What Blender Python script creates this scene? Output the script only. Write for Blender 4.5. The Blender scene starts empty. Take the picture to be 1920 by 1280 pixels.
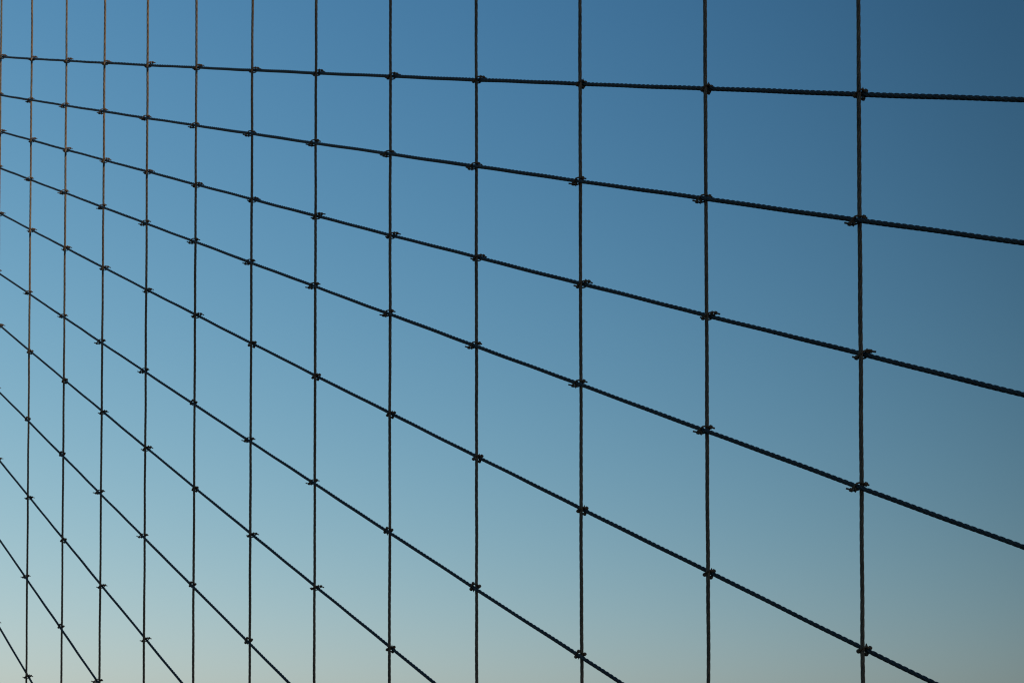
import bpy, math, random
import numpy as np

sc = bpy.context.scene
col = sc.collection
R = math.radians

# ------------------------------------------------------------------ camera
F = 2391.0                 # focal length in photograph pixels (1920 wide)
HORIZON = 1400.0           # row of the eye level, below the frame (rising front)
PITCH = 0.02508
ROLL = -0.00105
EYE = 6.3                  # eye height above the roadway (camera on the raised promenade)
CY = HORIZON - F * math.tan(PITCH)
cam_d = bpy.data.cameras.new('camera')
cam = bpy.data.objects.new('camera', cam_d)
col.objects.link(cam)
cam_d.sensor_width = 36.0
cam_d.lens = F / 1920 * 36.0
cam_d.shift_y = (CY - 640) / 1920
cam_d.clip_end = 60000
cam.location = (0, 0, EYE)
cam.rotation_euler = (math.pi / 2 + PITCH, 0, 0)
sc.camera = cam

# ------------------------------------------------------------------ sky and sun
SUN_EL, SUN_AZ = R(12.0), R(120.0)            # azimuth clockwise from +Y
SUN = np.array([math.sin(SUN_AZ) * math.cos(SUN_EL), math.cos(SUN_AZ) * math.cos(SUN_EL), math.sin(SUN_EL)])
world = bpy.data.worlds.new('World')
sc.world = world
world.use_nodes = True
nt = world.node_tree
nt.nodes.clear()
def N(kind, **kw):
    n = nt.nodes.new(kind)
    for k, v in kw.items():
        setattr(n, k, v)
    return n
def link(a, b):
    nt.links.new(a, b)
def mth(op, a, b=None):
    n = N('ShaderNodeMath', operation=op)
    for i, v in enumerate((a, b)):
        if v is None:
            continue
        if isinstance(v, (int, float)):
            n.inputs[i].default_value = v
        else:
            link(v, n.inputs[i])
    return n.outputs[0]
sky = N('ShaderNodeTexSky', sky_type='NISHITA')
sky.sun_disc = False
sky.sun_elevation = SUN_EL
sky.sun_rotation = SUN_AZ
sky.air_density = 1.0
sky.dust_density = 1.0
sky.ozone_density = 2.0
# clear dusk sky seen through a polarising filter: darkest a right angle away from the sun
geo = N('ShaderNodeNewGeometry')
dot = N('ShaderNodeVectorMath', operation='DOT_PRODUCT')
link(geo.outputs['Incoming'], dot.inputs[0])
dot.inputs[1].default_value = tuple(-SUN)
c2 = mth('MULTIPLY', dot.outputs['Value'], dot.outputs['Value'])
pol = mth('DIVIDE', mth('SUBTRACT', 1.0, c2), mth('ADD', 1.0, c2))
fac = mth('SUBTRACT', 1.0, mth('MULTIPLY', pol, 0.99))
sep = N('ShaderNodeSeparateColor')
link(sky.outputs[0], sep.inputs[0])
comb = N('ShaderNodeCombineColor')
for i, (a, g, q) in enumerate(((1.98, 1.63, 0.205), (1.30, 1.169, 0.194), (0.71, 0.762, 0.191))):
    n = mth('MULTIPLY', sep.outputs[i], 0.1)
    n = mth('DIVIDE', n, mth('ADD', 1.0, mth('MULTIPLY', n, 2.5)))     # film shoulder
    n = mth('MINIMUM', n, 0.24)                                       # the pale glow round the sun saturates
    v = mth('MULTIPLY', mth('MULTIPLY', mth('POWER', n, g), 10.0 * math.exp(a)), mth('POWER', fac, q))
    link(v, comb.inputs[i])
bg = N('ShaderNodeBackground')
bg.inputs['Strength'].default_value = 0.1
link(comb.outputs[0], bg.inputs['Color'])
wo = N('ShaderNodeOutputWorld')
link(bg.outputs[0], wo.inputs['Surface'])

sun_d = bpy.data.lights.new('sun', 'SUN')
sun_d.energy = 5.0
sun_d.angle = R(0.53)
sun_d.color = (1.0, 0.82, 0.62)
sun = bpy.data.objects.new('sun', sun_d)
col.objects.link(sun)
from mathutils import Vector, Matrix
sun.rotation_euler = Vector(SUN).to_track_quat('Z', 'Y').to_euler()
sun.location = tuple(SUN * 60 + np.array([0, 0, 40]))

vs = sc.view_settings
vs.view_transform = 'Standard'
vs.look = 'None'
vs.exposure = 0.0
vs.gamma = 1.0
vs.use_curve_mapping = False
sc.cycles.filter_width = 1.15

# ------------------------------------------------------------------ the plane of the ropes
ALPHA = 0.842855
X0, Y0 = -14.2307, 35.0389            # foot of the leftmost rope in view
PANEL = 2.286                         # rope spacing, 7.5 ft
U = np.array([math.cos(ALPHA), -math.sin(ALPHA), 0.0])     # along the bridge, towards the right and nearer
NF = np.array([math.sin(ALPHA), math.cos(ALPHA), 0.0])     # away from the camera
ORG = np.array([X0, Y0, EYE])
def at(u, off, z):                    # off > 0 lies beyond the plane of the vertical ropes; z above the eye
    return ORG + U * u + NF * off + np.array([0, 0, z])
def unproject(x, y, off=0.0):
    dx, dz = (x - 960) / F, (CY - y) / F
    d = np.array([dx, math.cos(PITCH) - dz * math.sin(PITCH), math.sin(PITCH) + dz * math.cos(PITCH)])
    dist = X0 * NF[0] + Y0 * NF[1] + off
    q = d * dist / d.dot(NF)
    return (q[0] - X0) * U[0] + (q[1] - Y0) * U[1], q[2]
def project(p):
    x, y, z = p[0], p[1], p[2] - EYE
    depth = y * math.cos(PITCH) + z * math.sin(PITCH)
    v = z * math.cos(PITCH) - y * math.sin(PITCH)
    return 960 + F * x / depth, CY - F * v / depth

# measured crossings in the photograph, stay by stay from the top
STAYS = [
 [(2,107),(59,110),(125,114),(196,118),(277,122),(368,127),(473,132),(593,137),(733,143),(893,150),(1088,157),(1325,166),(1611,177),(1920,188)],
 [(0,180),(57,186),(122,197),(194,208),(275,222),(367,236),(471,251),(590,268),(731,289),(893,312),(1088,340),(1323,373),(1612,413),(1920,455)],
 [(2,247),(58,263),(124,281),(195,299),(276,321),(367,345),(473,374),(593,405),(733,441),(895,484),(1090,531),(1325,590),(1615,664),(1920,739)],
 [(0,316),(57,337),(122,361),(193,388),(274,418),(365,453),(471,491),(590,537),(731,590),(893,651),(1089,721),(1326,808),(1615,913),(1920,1025)],
 [(0,400),(59,431),(123,465),(195,501),(276,544),(367,590),(473,643),(593,704),(733,773),(895,856),(1091,955),(1327,1072),(1617,1217),(1761,1280)],
 [(0,512),(55,551),(120,595),(192,643),(272,699),(364,759),(470,827),(589,903),(728,996),(892,1101),(1089,1230),(1160,1280)],
 [(0,608),(57,660),(121,711),(193,773),(274,840),(367,914),(472,1001),(592,1098),(731,1213),(818,1280)],
 [(0,735),(53,790),(118,855),(190,925),(270,1008),(362,1099),(465,1203),(543,1280)],
 [(0,860),(54,933),(119,1011),(189,1098),(271,1195),(345,1280)],
 [(0,1013),(49,1083),(115,1178),(183,1277)],
 [(0,1172),(49,1265),(60,1280)],
]
R_STAY, R_ROPE = 0.0288, 0.0256
GAP = R_STAY + R_ROPE - 0.006
TOWER_U, TOWER_Z = -60.0, 44.5
stay_lines = []
for k, pts in enumerate(STAYS):
    off = GAP if k % 2 == 0 else -GAP
    a = np.array([unproject(x, y, off) for x, y in pts])
    c1 = np.polyfit(a[:, 0], a[:, 1], 1)
    if len(pts) < 5:                   # short pieces: aim them at the saddle on the tower
        um, zm = a[:, 0].mean(), a[:, 1].mean()
        s = (zm - TOWER_Z) / (um - TOWER_U)
        c1 = np.array([s, zm - s * um])
        sag = 0.0
    else:
        sag = min(max(np.polyfit(a[:, 0], a[:, 1], 2)[0], 0.0), 0.0004)
        um = a[:, 0]
        r = a[:, 1] - sag * um ** 2
        c1 = np.polyfit(um, r, 1)
    stay_lines.append((sag, c1[0], c1[1], off))
def stay_z(k, u):
    s, m, b, off = stay_lines[k]
    return s * u * u + m * u + b

TOPS = {1:60.4,2:124.5,3:196,4:277,5:368,6:473,7:591,8:731,9:892,10:1086,11:1320,12:1608}
rope_lines = {}
for i in range(-1, 14):
    pts = []
    if i in TOPS:
        pts.append((TOPS[i], 0))
        for k, st in enumerate(STAYS):
            if i < len(st) and st[i][1] < 1279:
                pts.append(st[i])
    if len(pts) > 2:
        a = np.array([unproject(x, y) for x, y in pts])
        lean = np.polyfit(a[:, 1], a[:, 0], 1)
        lean = (float(np.clip(lean[0], -0.002, 0.002)), a[:, 0].mean() - np.clip(lean[0], -0.002, 0.002) * a[:, 1].mean())
    else:
        lean = (0.0, i * PANEL)
    rope_lines[i] = lean
def rope_u(i, z):
    return rope_lines[i][0] * z + rope_lines[i][1]

# ------------------------------------------------------------------ materials
def material(name, base, rough=0.6, metal=0.0, spots=None, scale=6.0, stretch=(1, 1, 1), bump=0.0, amount=0.5, spec=0.18):
    m = bpy.data.materials.new(name)
    m.use_nodes = True
    t = m.node_tree
    b = t.nodes['Principled BSDF']
    b.inputs['Roughness'].default_value = rough
    b.inputs['Metallic'].default_value = metal
    b.inputs['Specular IOR Level'].default_value = spec
    tc = t.nodes.new('ShaderNodeTexCoord')
    mp = t.nodes.new('ShaderNodeMapping')
    mp.inputs['Scale'].default_value = stretch
    t.links.new(tc.outputs['Object'], mp.inputs['Vector'])
    nz = t.nodes.new('ShaderNodeTexNoise')
    nz.inputs['Scale'].default_value = scale
    nz.inputs['Detail'].default_value = 6
    nz.inputs['Roughness'].default_value = 0.65
    t.links.new(mp.outputs[0], nz.inputs['Vector'])
    rp = t.nodes.new('ShaderNodeValToRGB')
    rp.color_ramp.elements[0].position = 0.5 - amount / 2 + 0.05
    rp.color_ramp.elements[1].position = 0.5 + amount / 2
    rp.color_ramp.elements[0].color = (*(spots or tuple(c * 0.6 for c in base)), 1)
    rp.color_ramp.elements[1].color = (*base, 1)
    t.links.new(nz.outputs['Fac'], rp.inputs['Fac'])
    t.links.new(rp.outputs[0], b.inputs['Base Color'])
    if bump:
        n2 = t.nodes.new('ShaderNodeTexNoise')
        n2.inputs['Scale'].default_value = scale * 12
        t.links.new(mp.outputs[0], n2.inputs['Vector'])
        bp = t.nodes.new('ShaderNodeBump')
        bp.inputs['Strength'].default_value = bump
        bp.inputs['Distance'].default_value = 0.004
        t.links.new(n2.outputs['Fac'], bp.inputs['Height'])
        t.links.new(bp.outputs[0], b.inputs['Normal'])
    return m
M_ROPE = material('weathered_buff_rope', (0.140, 0.104, 0.073), 0.5, 0.0, (0.046, 0.036, 0.028), 5.0, bump=0.25, spec=0.06)
M_STAY = material('dark_tarred_rope', (0.036, 0.043, 0.046), 0.42, 0.0, (0.016, 0.018, 0.019), 5.0, bump=0.25, spec=0.16)
M_CLAMP = material('rusted_clamp_iron', (0.115, 0.080, 0.054), 0.7, 0.0, (0.05, 0.032, 0.022), 40.0, bump=0.3, spec=0.02)
M_DECK = material('asphalt', (0.055, 0.055, 0.057), 0.9, 0.0, (0.035, 0.035, 0.036), 0.6)
M_PLANK = material('grey_planks', (0.16, 0.13, 0.10), 0.85, 0.0, (0.08, 0.065, 0.05), 2.0, (1, 8, 1))
M_STEEL = material('painted_steel', (0.20, 0.17, 0.13), 0.6)
M_WATER = material('river_water', (0.018, 0.030, 0.034), 0.12, 0.0, (0.012, 0.02, 0.024), 0.02)
M_LAND = material('shore_ground', (0.10, 0.10, 0.085), 0.9, 0.0, (0.06, 0.06, 0.05), 0.02)
M_STONE = material('granite', (0.30, 0.26, 0.22), 0.85, 0.0, (0.20, 0.17, 0.14), 0.5)
M_BRICK = material('pale_limestone', (0.36, 0.32, 0.27), 0.85, 0.0, (0.28, 0.25, 0.21), 0.2)
M_COPPER = material('green_copper_roof', (0.16, 0.26, 0.21), 0.6, 0.0, (0.11, 0.19, 0.15), 0.1)
M_GLASS = material('window_glass', (0.02, 0.025, 0.03), 0.08)

# ------------------------------------------------------------------ helpers
def mesh_object(name, verts, faces, mat, parent=None, smooth=False):
    me = bpy.data.meshes.new(name)
    me.from_pydata([tuple(map(float, v)) for v in verts], [], faces)
    me.materials.append(mat)
    if smooth:
        me.polygons.foreach_set('use_smooth', [True] * len(me.polygons))
    me.update()
    o = bpy.data.objects.new(name, me)
    col.objects.link(o)
    o.parent = parent
    return o
def tag(o, label=None, category=None, group=None, kind=None):
    for k, v in (('label', label), ('category', category), ('group', group), ('kind', kind)):
        if v:
            o[k] = v
    return o
def box_geo(c, h, ax=None):
    ax = ax if ax is not None else np.eye(3)
    c = np.array(c, float)
    v = [c + ax[0] * sx * h[0] + ax[1] * sy * h[1] + ax[2] * sz * h[2] for sz in (-1, 1) for sx, sy in ((-1, -1), (1, -1), (1, 1), (-1, 1))]
    f = [(3, 2, 1, 0), (4, 5, 6, 7), (0, 1, 5, 4), (1, 2, 6, 5), (2, 3, 7, 6), (3, 0, 4, 7)]
    return v, f
BRIDGE = np.array([U, NF, [0, 0, 1.0]])
def bridge_box(name, u0, u1, n0, n1, z0, z1, mat, parent=None):       # z in world metres, bridge axes
    c = ORG * np.array([1, 1, 0]) + U * (u0 + u1) / 2 + NF * (n0 + n1) / 2 + np.array([0, 0, (z0 + z1) / 2])
    v, f = box_geo(c, ((u1 - u0) / 2, (n1 - n0) / 2, (z1 - z0) / 2), BRIDGE)
    return mesh_object(name, v, f, mat, parent)

# wire rope: the strands are real lobes wound round one another
LOBES = {4: [(-45, 0.45), (-30, 0.80), (-11, 0.975), (11, 0.975), (30, 0.80)],
         5: [(-36, 0.56), (-24, 0.83), (-9, 0.98), (9, 0.98), (24, 0.83)]}
def rope_mesh(name, point, t0, f0, f1, t1, radius, lay, step, mat, seed, strands=4):
    """point(t) -> world point; t in metres; wound lobes between f0 and f1, plain lobes beyond"""
    rnd = random.Random(seed)
    lobe = LOBES[strands]
    fine = np.arange(f0, f1, step)
    ts = np.concatenate([np.linspace(t0, f0, max(2, int((f0 - t0) / 4) + 2))[:-1], fine, np.linspace(f1, t1, max(2, int((t1 - f1) / 4) + 2))])
    P = np.array([point(t) for t in ts])
    d = P[-1] - P[0]
    d /= np.linalg.norm(d)
    a = NF - d * NF.dot(d)
    a /= np.linalg.norm(a)
    b = np.cross(d, a)
    # slight irregularity of an old rope
    ph1, ph2 = rnd.uniform(0, 6.28), rnd.uniform(0, 6.28)
    P = P + a[None, :] * (0.0022 * np.sin(ts * 1.9 + ph1) + 0.0012 * np.sin(ts * 5.3 + ph2))[:, None] \
          + b[None, :] * (0.0022 * np.sin(ts * 1.6 + ph2) + 0.0012 * np.sin(ts * 4.7 + ph1))[:, None]
    ang = np.radians([360 / strands * j + q for j in range(strands) for q, _ in lobe])
    rad = np.array([r for j in range(strands) for _, r in lobe]) * radius
    n = len(ang)
    tw = 2 * math.pi * np.clip(ts - f0, 0, f1 - f0) / lay
    th = ang[None, :] + tw[:, None]
    thick = 1 + 0.03 * np.sin(ts * 0.9 + ph1) + 0.02 * np.sin(ts * 3.1 + ph2)
    V = P[:, None, :] + (rad[None, :, None] * thick[:, None, None]) * (np.cos(th)[..., None] * a + np.sin(th)[..., None] * b)
    V = V.reshape(-1, 3)
    m = len(ts)
    i = np.arange(m - 1)[:, None] * n
    j = np.arange(n)[None, :]
    j2 = (j + 1) % n
    quads = np.stack([i + j, i + j2, i + n + j2, i + n + j], -1).reshape(-1, 4)
    org = V[0].copy()
    me = bpy.data.meshes.new(name)
    me.vertices.add(len(V))
    me.vertices.foreach_set('co', (V - org).astype(np.float32).ravel())
    nq = len(quads)
    me.loops.add(nq * 4)
    me.loops.foreach_set('vertex_index', quads.astype(np.int32).ravel())
    me.polygons.add(nq)
    me.polygons.foreach_set('loop_start', np.arange(0, nq * 4, 4, dtype=np.int32))
    me.polygons.foreach_set('loop_total', np.full(nq, 4, dtype=np.int32))
    me.polygons.foreach_set('use_smooth', np.ones(nq, dtype=bool))
    me.materials.append(mat)
    me.update(calc_edges=True)
    me.validate()
    o = bpy.data.objects.new(name, me)
    o.location = org
    col.objects.link(o)
    return o

# ------------------------------------------------------------------ setting: river, shore, bridge
S0 = 30000
tag(mesh_object('river', [(-S0, -S0, -38), (S0, -S0, -38), (S0, S0, -38), (-S0, S0, -38)], [(0, 1, 2, 3)], M_WATER), kind='structure')
deck = tag(bridge_box('roadway', -75, 75, -26.5, 0.6, -1.2, 0.0, M_DECK), kind='structure')
MID = -(X0 * NF[0] + Y0 * NF[1])                                     # the camera stands this far before the ropes
prom = tag(bridge_box('promenade', -75, 75, MID - 2.6, MID + 2.6, EYE - 1.95, EYE - 1.7, M_PLANK), kind='structure')
for q in range(-70, 71, 14):
    for s in (-2.3, 2.3):
        bridge_box('post', q - 0.12, q + 0.12, MID + s - 0.12, MID + s + 0.12, 0.0, EYE - 1.95, M_STEEL, prom)

# ------------------------------------------------------------------ vertical ropes
def cable_z(u):                        # main cable, above the eye
    q = min(max(1 - (u - TOWER_U) / 243.0, 0), 1)
    return 4.0 + 41.5 * q * q
ORD = ['first', 'second', 'third', 'fourth', 'fifth', 'sixth', 'seventh', 'eighth', 'ninth', 'tenth', 'eleventh', 'twelfth', 'thirteenth']
LOOK = {0: 'sunlit tan vertical rope running down the left edge of the view',
        1: 'sunlit brown vertical rope, second from the left edge',
        2: 'sunlit brown vertical rope, third from the left edge',
        3: 'brown vertical rope lit near its top, fourth from the left',
        4: 'brown vertical rope lit near its top, fifth from the left',
        5: 'dull brown vertical rope, sixth from the left edge',
        6: 'dull brown vertical rope, seventh from the left edge',
        7: 'thin dark vertical rope, eighth from the left and sixth from the right',
        8: 'dark vertical rope, ninth from the left and fifth from the right',
        9: 'dark vertical rope left of the middle, fourth from the right',
        10: 'dark vertical rope right of the middle, third from the right',
        11: 'dark vertical rope showing its strands, second from the right',
        12: 'thickest looking dark vertical rope, the rightmost of all',
        -1: 'vertical rope next beyond the left edge of the view',
        13: 'vertical rope next beyond the right edge of the view'}
for i in range(-1, 14):
    depth = at(i * PANEL, 0, 0)[1]
    zb, zt = (HORIZON - 1280 - 130) / F * depth, (HORIZON + 130) / F * depth
    top, bottom = cable_z(i * PANEL), -EYE
    pt = lambda t, i=i: at(rope_u(i, t), 0.0, t)
    step = 0.012 if depth < 20 else 0.017
    o = rope_mesh('suspender_rope', pt, bottom, zb, zt, top, R_ROPE, 0.66, step, M_ROPE, 100 + i, 5)
    tag(o, LOOK[i], 'rope', 'vertical suspender ropes of the bridge')

# ------------------------------------------------------------------ diagonal stays
STAY_LOOK = ['topmost dark stay rope, nearly level across the top of the view',
             'second dark sloping stay rope from the top',
             'third dark sloping stay rope from the top',
             'fourth dark sloping stay rope, leaving the right edge near the bottom',
             'fifth stay rope from the top, running into the bottom right corner region',
             'sixth stay rope from the top, leaving the bottom right of the middle',
             'seventh stay rope from the top, leaving the bottom left of the middle',
             'eighth stay rope from the top, leaving the bottom near the sixth vertical',
             'ninth stay rope from the top, fairly steep at the lower left',
             'tenth stay rope from the top, steep in the lower left corner',
             'lowest short stay rope cutting off the bottom left corner']
for k in range(len(STAYS)):
    s, m, b, off = stay_lines[k]
    slope = math.hypot(1, m)
    vis = [p for p in STAYS[k]]
    ua = unproject(*vis[0], off)[0] - 3.5
    ub = unproject(*vis[-1], off)[0] + 2.5
    uend = (-EYE - b) / m
    for _ in range(3):
        uend = (-EYE - b - s * uend * uend) / m
    pt = lambda t, k=k, off=off, slope=slope: at(t / slope, off, stay_z(k, t / slope))
    o = rope_mesh('stay_rope', pt, TOWER_U * slope, ua * slope, ub * slope, uend * slope, R_STAY, 0.35, 0.0125, M_STAY, 200 + k)
    tag(o, STAY_LOOK[k], 'stay rope', 'diagonal stay ropes of the bridge')

# ------------------------------------------------------------------ clamps at the crossings
def tube_geo(path, rad, n=7):
    path = [np.array(p, float) for p in path]
    V, Fc = [], []
    for i, p in enumerate(path):
        t = path[min(i + 1, len(path) - 1)] - path[max(i - 1, 0)]
        t /= np.linalg.norm(t)
        ref = np.array([0, 0, 1.0]) if abs(t[2]) < 0.8 else np.array([0, 1.0, 0])
        a = np.cross(t, ref); a /= np.linalg.norm(a)
        b = np.cross(t, a)
        for q in range(n):
            w = 2 * math.pi * q / n
            V.append(p + rad * (math.cos(w) * a + math.sin(w) * b))
    for i in range(len(path) - 1):
        for q in range(n):
            Fc.append((i * n + q, (i + 1) * n + q, (i + 1) * n + (q + 1) % n, i * n + (q + 1) % n))
    Fc.append(tuple(range(n)))
    Fc.append(tuple(reversed([(len(path) - 1) * n + q for q in range(n)])))
    return V, Fc
def nut_geo(c, axis, rad, half):
    c, axis = np.array(c, float), np.array(axis, float)
    axis /= np.linalg.norm(axis)
    ref = np.array([0, 1.0, 0]) if abs(axis[1]) < 0.8 else np.array([0, 0, 1.0])
    a = np.cross(axis, ref); a /= np.linalg.norm(a)
    b = np.cross(axis, a)
    V = []
    for s, r in ((-1, 0.78), (-0.7, 1.0), (0.7, 1.0), (1, 0.78)):
        for q in range(6):
            w = math.pi * q / 3 + 0.2
            V.append(c + axis * s * half + rad * r * (math.cos(w) * a + math.sin(w) * b))
    Fc = [(i * 6 + q, i * 6 + (q + 1) % 6, i * 6 + 6 + (q + 1) % 6, i * 6 + 6 + q) for i in range(3) for q in range(6)]
    Fc += [tuple(range(5, -1, -1)), tuple(range(18, 24))]
    return V, Fc
def wedge_geo(pts, y0, y1):            # a pointed plate: outline in u, z and thickness in depth
    n = len(pts)
    V = [np.array([u, y, z]) for y in (y0, y1) for u, z in pts]
    Fc = [tuple(range(n)), tuple(range(2 * n - 1, n - 1, -1))] + [(i, i + n, (i + 1) % n + n, (i + 1) % n) for i in range(n)]
    return V, Fc
# local axes: x along the clamp bolts (51 degrees off the line of the bridge, to the right), y towards the camera,
# z up; written for a stay lying in front of the vertical rope; turned inside out (x, y, z -> -x, -y, -z) for a
# stay lying behind it
def clamp_geo(style, v):
    j = random.Random(style + str(v))
    e = lambda s=0.005: j.uniform(-s, s)
    if style == 'long':
        nl, nr = (-0.114 + e(), 0.004, -0.027 + e()), (0.041 + e(), 0.018, 0.042 + e())
        tl, tr = (-0.170 + e(0.010), 0.006 + e(), -0.014 + e()), (0.090 + e(0.010), 0.012 + e(), 0.029 + e())
        bolt1 = [tl, nl, (-0.106, 0.022, -0.012), (-0.086, 0.034, 0.016), (-0.062, 0.038, 0.040),
                 (-0.030, 0.038, 0.048), (0.006, 0.036, 0.045), nr, tr]
        bolt2 = [nl, (-0.074, -0.030, -0.032), (-0.026, -0.037, -0.016), (0.014, -0.034, 0.012), (0.036, -0.010, 0.036), nr]
        spike = [(-0.092, 0.000), (-0.044, -0.012), (-0.068 + e(0.004), -0.062 + e())]
        nuts = [(nl, np.subtract(nl, tl)), (nr, np.subtract(nr, tr))]
    else:
        nl, nr, n3 = (-0.079 + e(), 0.006, -0.017 + e()), (0.042 + e(), 0.012, 0.029 + e()), (-0.048 + e(), 0.014, 0.058 + e())
        bolt1 = [(-0.092, -0.008, -0.030), nl, (-0.086, 0.030, 0.012), (-0.070, 0.040, 0.040), n3, (-0.044, -0.018, 0.066)]
        bolt2 = [n3, (-0.020, 0.036, 0.050), (0.012, 0.036, 0.042), nr, (0.034, -0.024, 0.010), (0.004, -0.037, -0.010), (-0.034, -0.034, -0.024), nl]
        spike = [(-0.066, 0.000), (-0.026, -0.012), (-0.042 + e(0.004), -0.062 + e())]
        nuts = [(nl, (0.6, 0.5, -0.6)), (nr, (0.5, 0.6, 0.5)), (n3, (0.3, 0.7, 0.6))]
    parts = [('bolt', tube_geo(bolt1, 0.0112)), ('bolt', tube_geo(bolt2, 0.0112)), ('saddle', wedge_geo(spike, -0.020, 0.024))]
    for c, ax in nuts:
        parts.append(('nut', nut_geo(c, ax, 0.0255, 0.020)))
    return parts
library = {}
for style in ('long', 'short'):
    for v in range(4):
        for side in (0, 1):
            lst = []
            for nm, (V, Fc) in clamp_geo(style, v):
                V = np.array(V) * np.array([1, -1, 1])
                if side == 0:          # stay behind the vertical rope
                    V = -V
                    Fc = [tuple(reversed(f)) for f in Fc]
                me = bpy.data.meshes.new(nm)
                me.from_pydata([tuple(map(float, p)) for p in V], [], [tuple(map(int, f)) for f in Fc])
                me.materials.append(M_CLAMP)
                me.update()
                lst.append((nm, me))
            library[style, v, side] = lst
SHORT = {0: {10, 11, 12}, 4: {6, 7, 8, 9, 10, 11, 12}, 5: {5, 8, 9, 10}, 6: {1, 2, 5, 8}, 7: {1, 2, 5, 6}, 8: {2}, 9: {2}}
rnd = random.Random(7)
TURN = R(51)
EX = U * math.cos(TURN) + NF * math.sin(TURN)
EY = NF * math.cos(TURN) - U * math.sin(TURN)                         # away from the camera
AX = Matrix(((EX[0], EY[0], 0), (EX[1], EY[1], 0), (0, 0, 1)))
for k in range(len(STAYS)):
    for i in range(-1, 14):
        u = i * PANEL
        for _ in range(3):
            u = rope_u(i, stay_z(k, u))
        z = stay_z(k, u)
        p = at(u, 0.0, z)
        x, y = project(p)
        if not (-70 < x < 2000 and -60 < y < 1330):
            continue
        style = 'short' if i in SHORT.get(k, ()) else 'long'
        root = bpy.data.objects.new('rope_clamp', None)
        root.empty_display_size = 0.1
        col.objects.link(root)
        tilt = math.radians(rnd.uniform(-5, 5))
        turn = math.radians(rnd.uniform(-9, 9))
        base = math.atan(stay_lines[k][1] + 0.47)                     # follow the slope of this stay
        rot = AX.to_4x4() @ Matrix.Rotation(-base * 0.5 + tilt, 4, 'Y') @ Matrix.Rotation(turn, 4, 'Z')
        root.matrix_world = Matrix.Translation(Vector(p)) @ rot @ Matrix.Diagonal((rnd.uniform(0.94, 1.06),) * 3).to_4x4()
        if 0 <= i <= 12:
            lab = 'bolted clamp where the %s stay from the top crosses the %s rope from the left' % (ORD[k], ORD[i])
        else:
            lab = 'bolted clamp on the %s stay from the top, beyond the %s edge' % (ORD[k], 'left' if i < 0 else 'right')
        tag(root, lab, 'clamp', 'clamps tying the stay ropes to the vertical ropes')
        for nm, me in library[style, rnd.randrange(4), (k % 2)]:
            c = bpy.data.objects.new(nm, me)
            col.objects.link(c)
            c.parent = root

# ------------------------------------------------------------------ what carries the ropes, outside the view
us = np.arange(TOWER_U, 76, 3.0)
V, Fc = tube_geo([at(u, 0, cable_z(u) + 0.15) for u in us], 0.2, 12)
tag(mesh_object('main_cable', V, Fc, M_STEEL, smooth=True), 'thick main cable that carries the vertical ropes, above the view', 'cable')
root = bpy.data.objects.new('bridge_tower', None)
col.objects.link(root)
tag(root, 'granite bridge tower with two arches where the stay ropes converge', 'tower')
topz = TOWER_Z + EYE
for n0, n1 in ((-27.5, -22.5), (-15.5, -10.5), (-3.0, 2.5)):
    bridge_box('pier', TOWER_U - 9, TOWER_U - 0.1, n0, n1, -38, topz - 12, M_STONE, root)
for n0, n1 in ((-22.5, -15.5), (-10.5, -3.0)):                        # pointed arch heads
    mid = (n0 + n1) / 2
    prof = [(n0, topz - 12)] + [(n0 + (mid - n0) * math.sin(w), topz - 22 + 9.4 * (1 - math.cos(w)) + 0.0) for w in np.linspace(0, math.pi / 2, 7)]
    prof += [(n1 - (n1 - mid) * math.sin(w), topz - 22 + 9.4 * (1 - math.cos(w))) for w in np.linspace(math.pi / 2, 0, 7)[1:]] + [(n1, topz - 12)]
    G = ORG * np.array([1, 1, 0])
    V = [G + U * uu + NF * n + np.array([0, 0, z]) for uu in (TOWER_U - 8.5, TOWER_U - 0.6) for n, z in prof]
    q = len(prof)
    mesh_object('arch', V, [tuple(range(q)), tuple(range(2 * q - 1, q - 1, -1))] + [(a, a + q, (a + 1) % q + q, (a + 1) % q) for a in range(q)], M_STONE, root)
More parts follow.
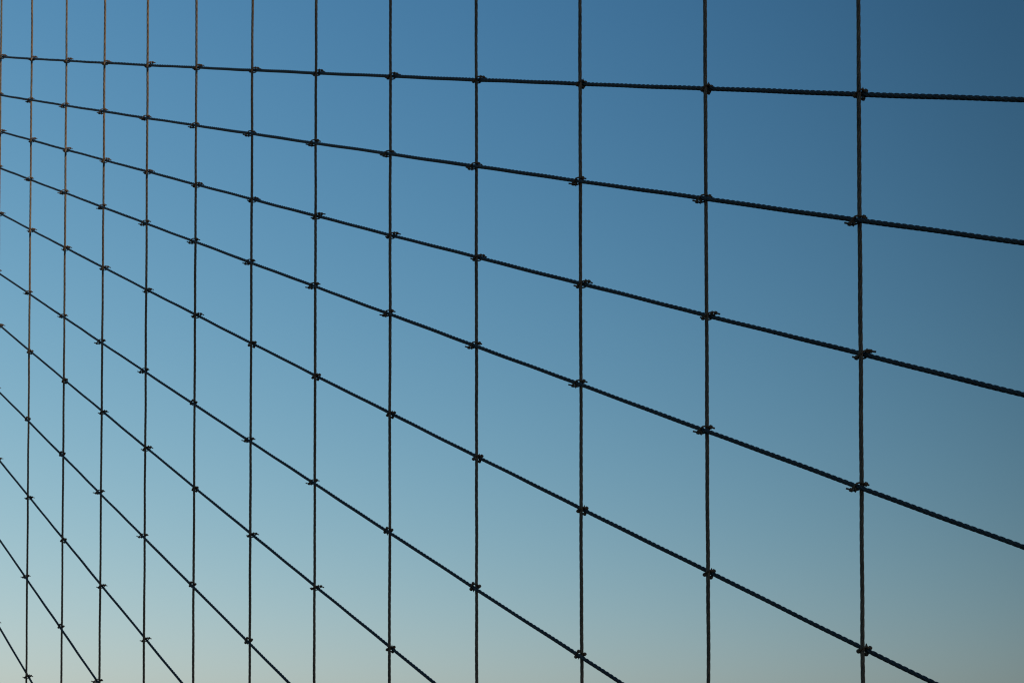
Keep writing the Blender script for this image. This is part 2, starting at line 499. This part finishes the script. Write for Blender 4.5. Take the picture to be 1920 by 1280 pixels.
bridge_box('parapet', TOWER_U - 9, TOWER_U - 0.1, -27.5, 2.5, topz - 12, topz, M_STONE, root)
bridge_box('cornice', TOWER_U - 10, TOWER_U + 0.9, -28.5, 3.5, topz, topz + 2.0, M_STONE, root)

# unseen building, added and shaped to cut off the low sun (behind the camera, right)
A = at(1 * PANEL, 0, 7.7)
hdir = np.array([-SUN[1], SUN[0], 0.0]); hdir /= np.linalg.norm(hdir)   # sideways as seen along the sun's rays
sdir = np.array([SUN[0], SUN[1], 0.0]); sdir /= np.linalg.norm(sdir)
if hdir.dot(U) > 0:
    hdir = -hdir                                                      # +hdir: the left end of the ropes
D = 700.0
edge = A + SUN * D
SLOPE = math.tan(R(39))
apex = edge - hdir * 14.0 + np.array([0, 0, 14.0 * SLOPE])
half = 34.0
eave = apex[2] - half * SLOPE
root = bpy.data.objects.new('shade_building', None)
root.location = (0, 0, 0)
col.objects.link(root)
tag(root, 'added unseen building, its pyramid roof shaped to shade the ropes', 'building')
c = np.array([apex[0], apex[1], 0])
axes = np.array([hdir, sdir, [0, 0, 1.0]])
v, f = box_geo(c + np.array([0, 0, (eave - 38) / 2]), (half - 2, half - 2, (eave + 38) / 2), axes)
mesh_object('wall', v, f, M_BRICK, root)
rv = [np.array([c[0], c[1], eave]) + hdir * a * half + sdir * b * half for a, b in ((-1, -1), (1, -1), (1, 1), (-1, 1))] + [apex]
mesh_object('roof', rv, [(3, 2, 1, 0), (0, 1, 4), (1, 2, 4), (2, 3, 4), (3, 0, 4)], M_COPPER, root)
floors = int((eave + 30) / 8)
for fl in range(floors):
    zc = -30 + fl * 8 + 3
    for q in range(-3, 4):
        v, f = box_geo(c - sdir * (half - 1.95) + hdir * q * 8.5 + np.array([0, 0, zc]), (2.2, 0.12, 2.4), axes)
        mesh_object('window', v, f, M_GLASS, root)
v, f = box_geo(c + sdir * 300 + np.array([0, 0, -38.6]), (2500, 500, 1.0), axes)
tag(mesh_object('shore', v, f, M_LAND), kind='structure')
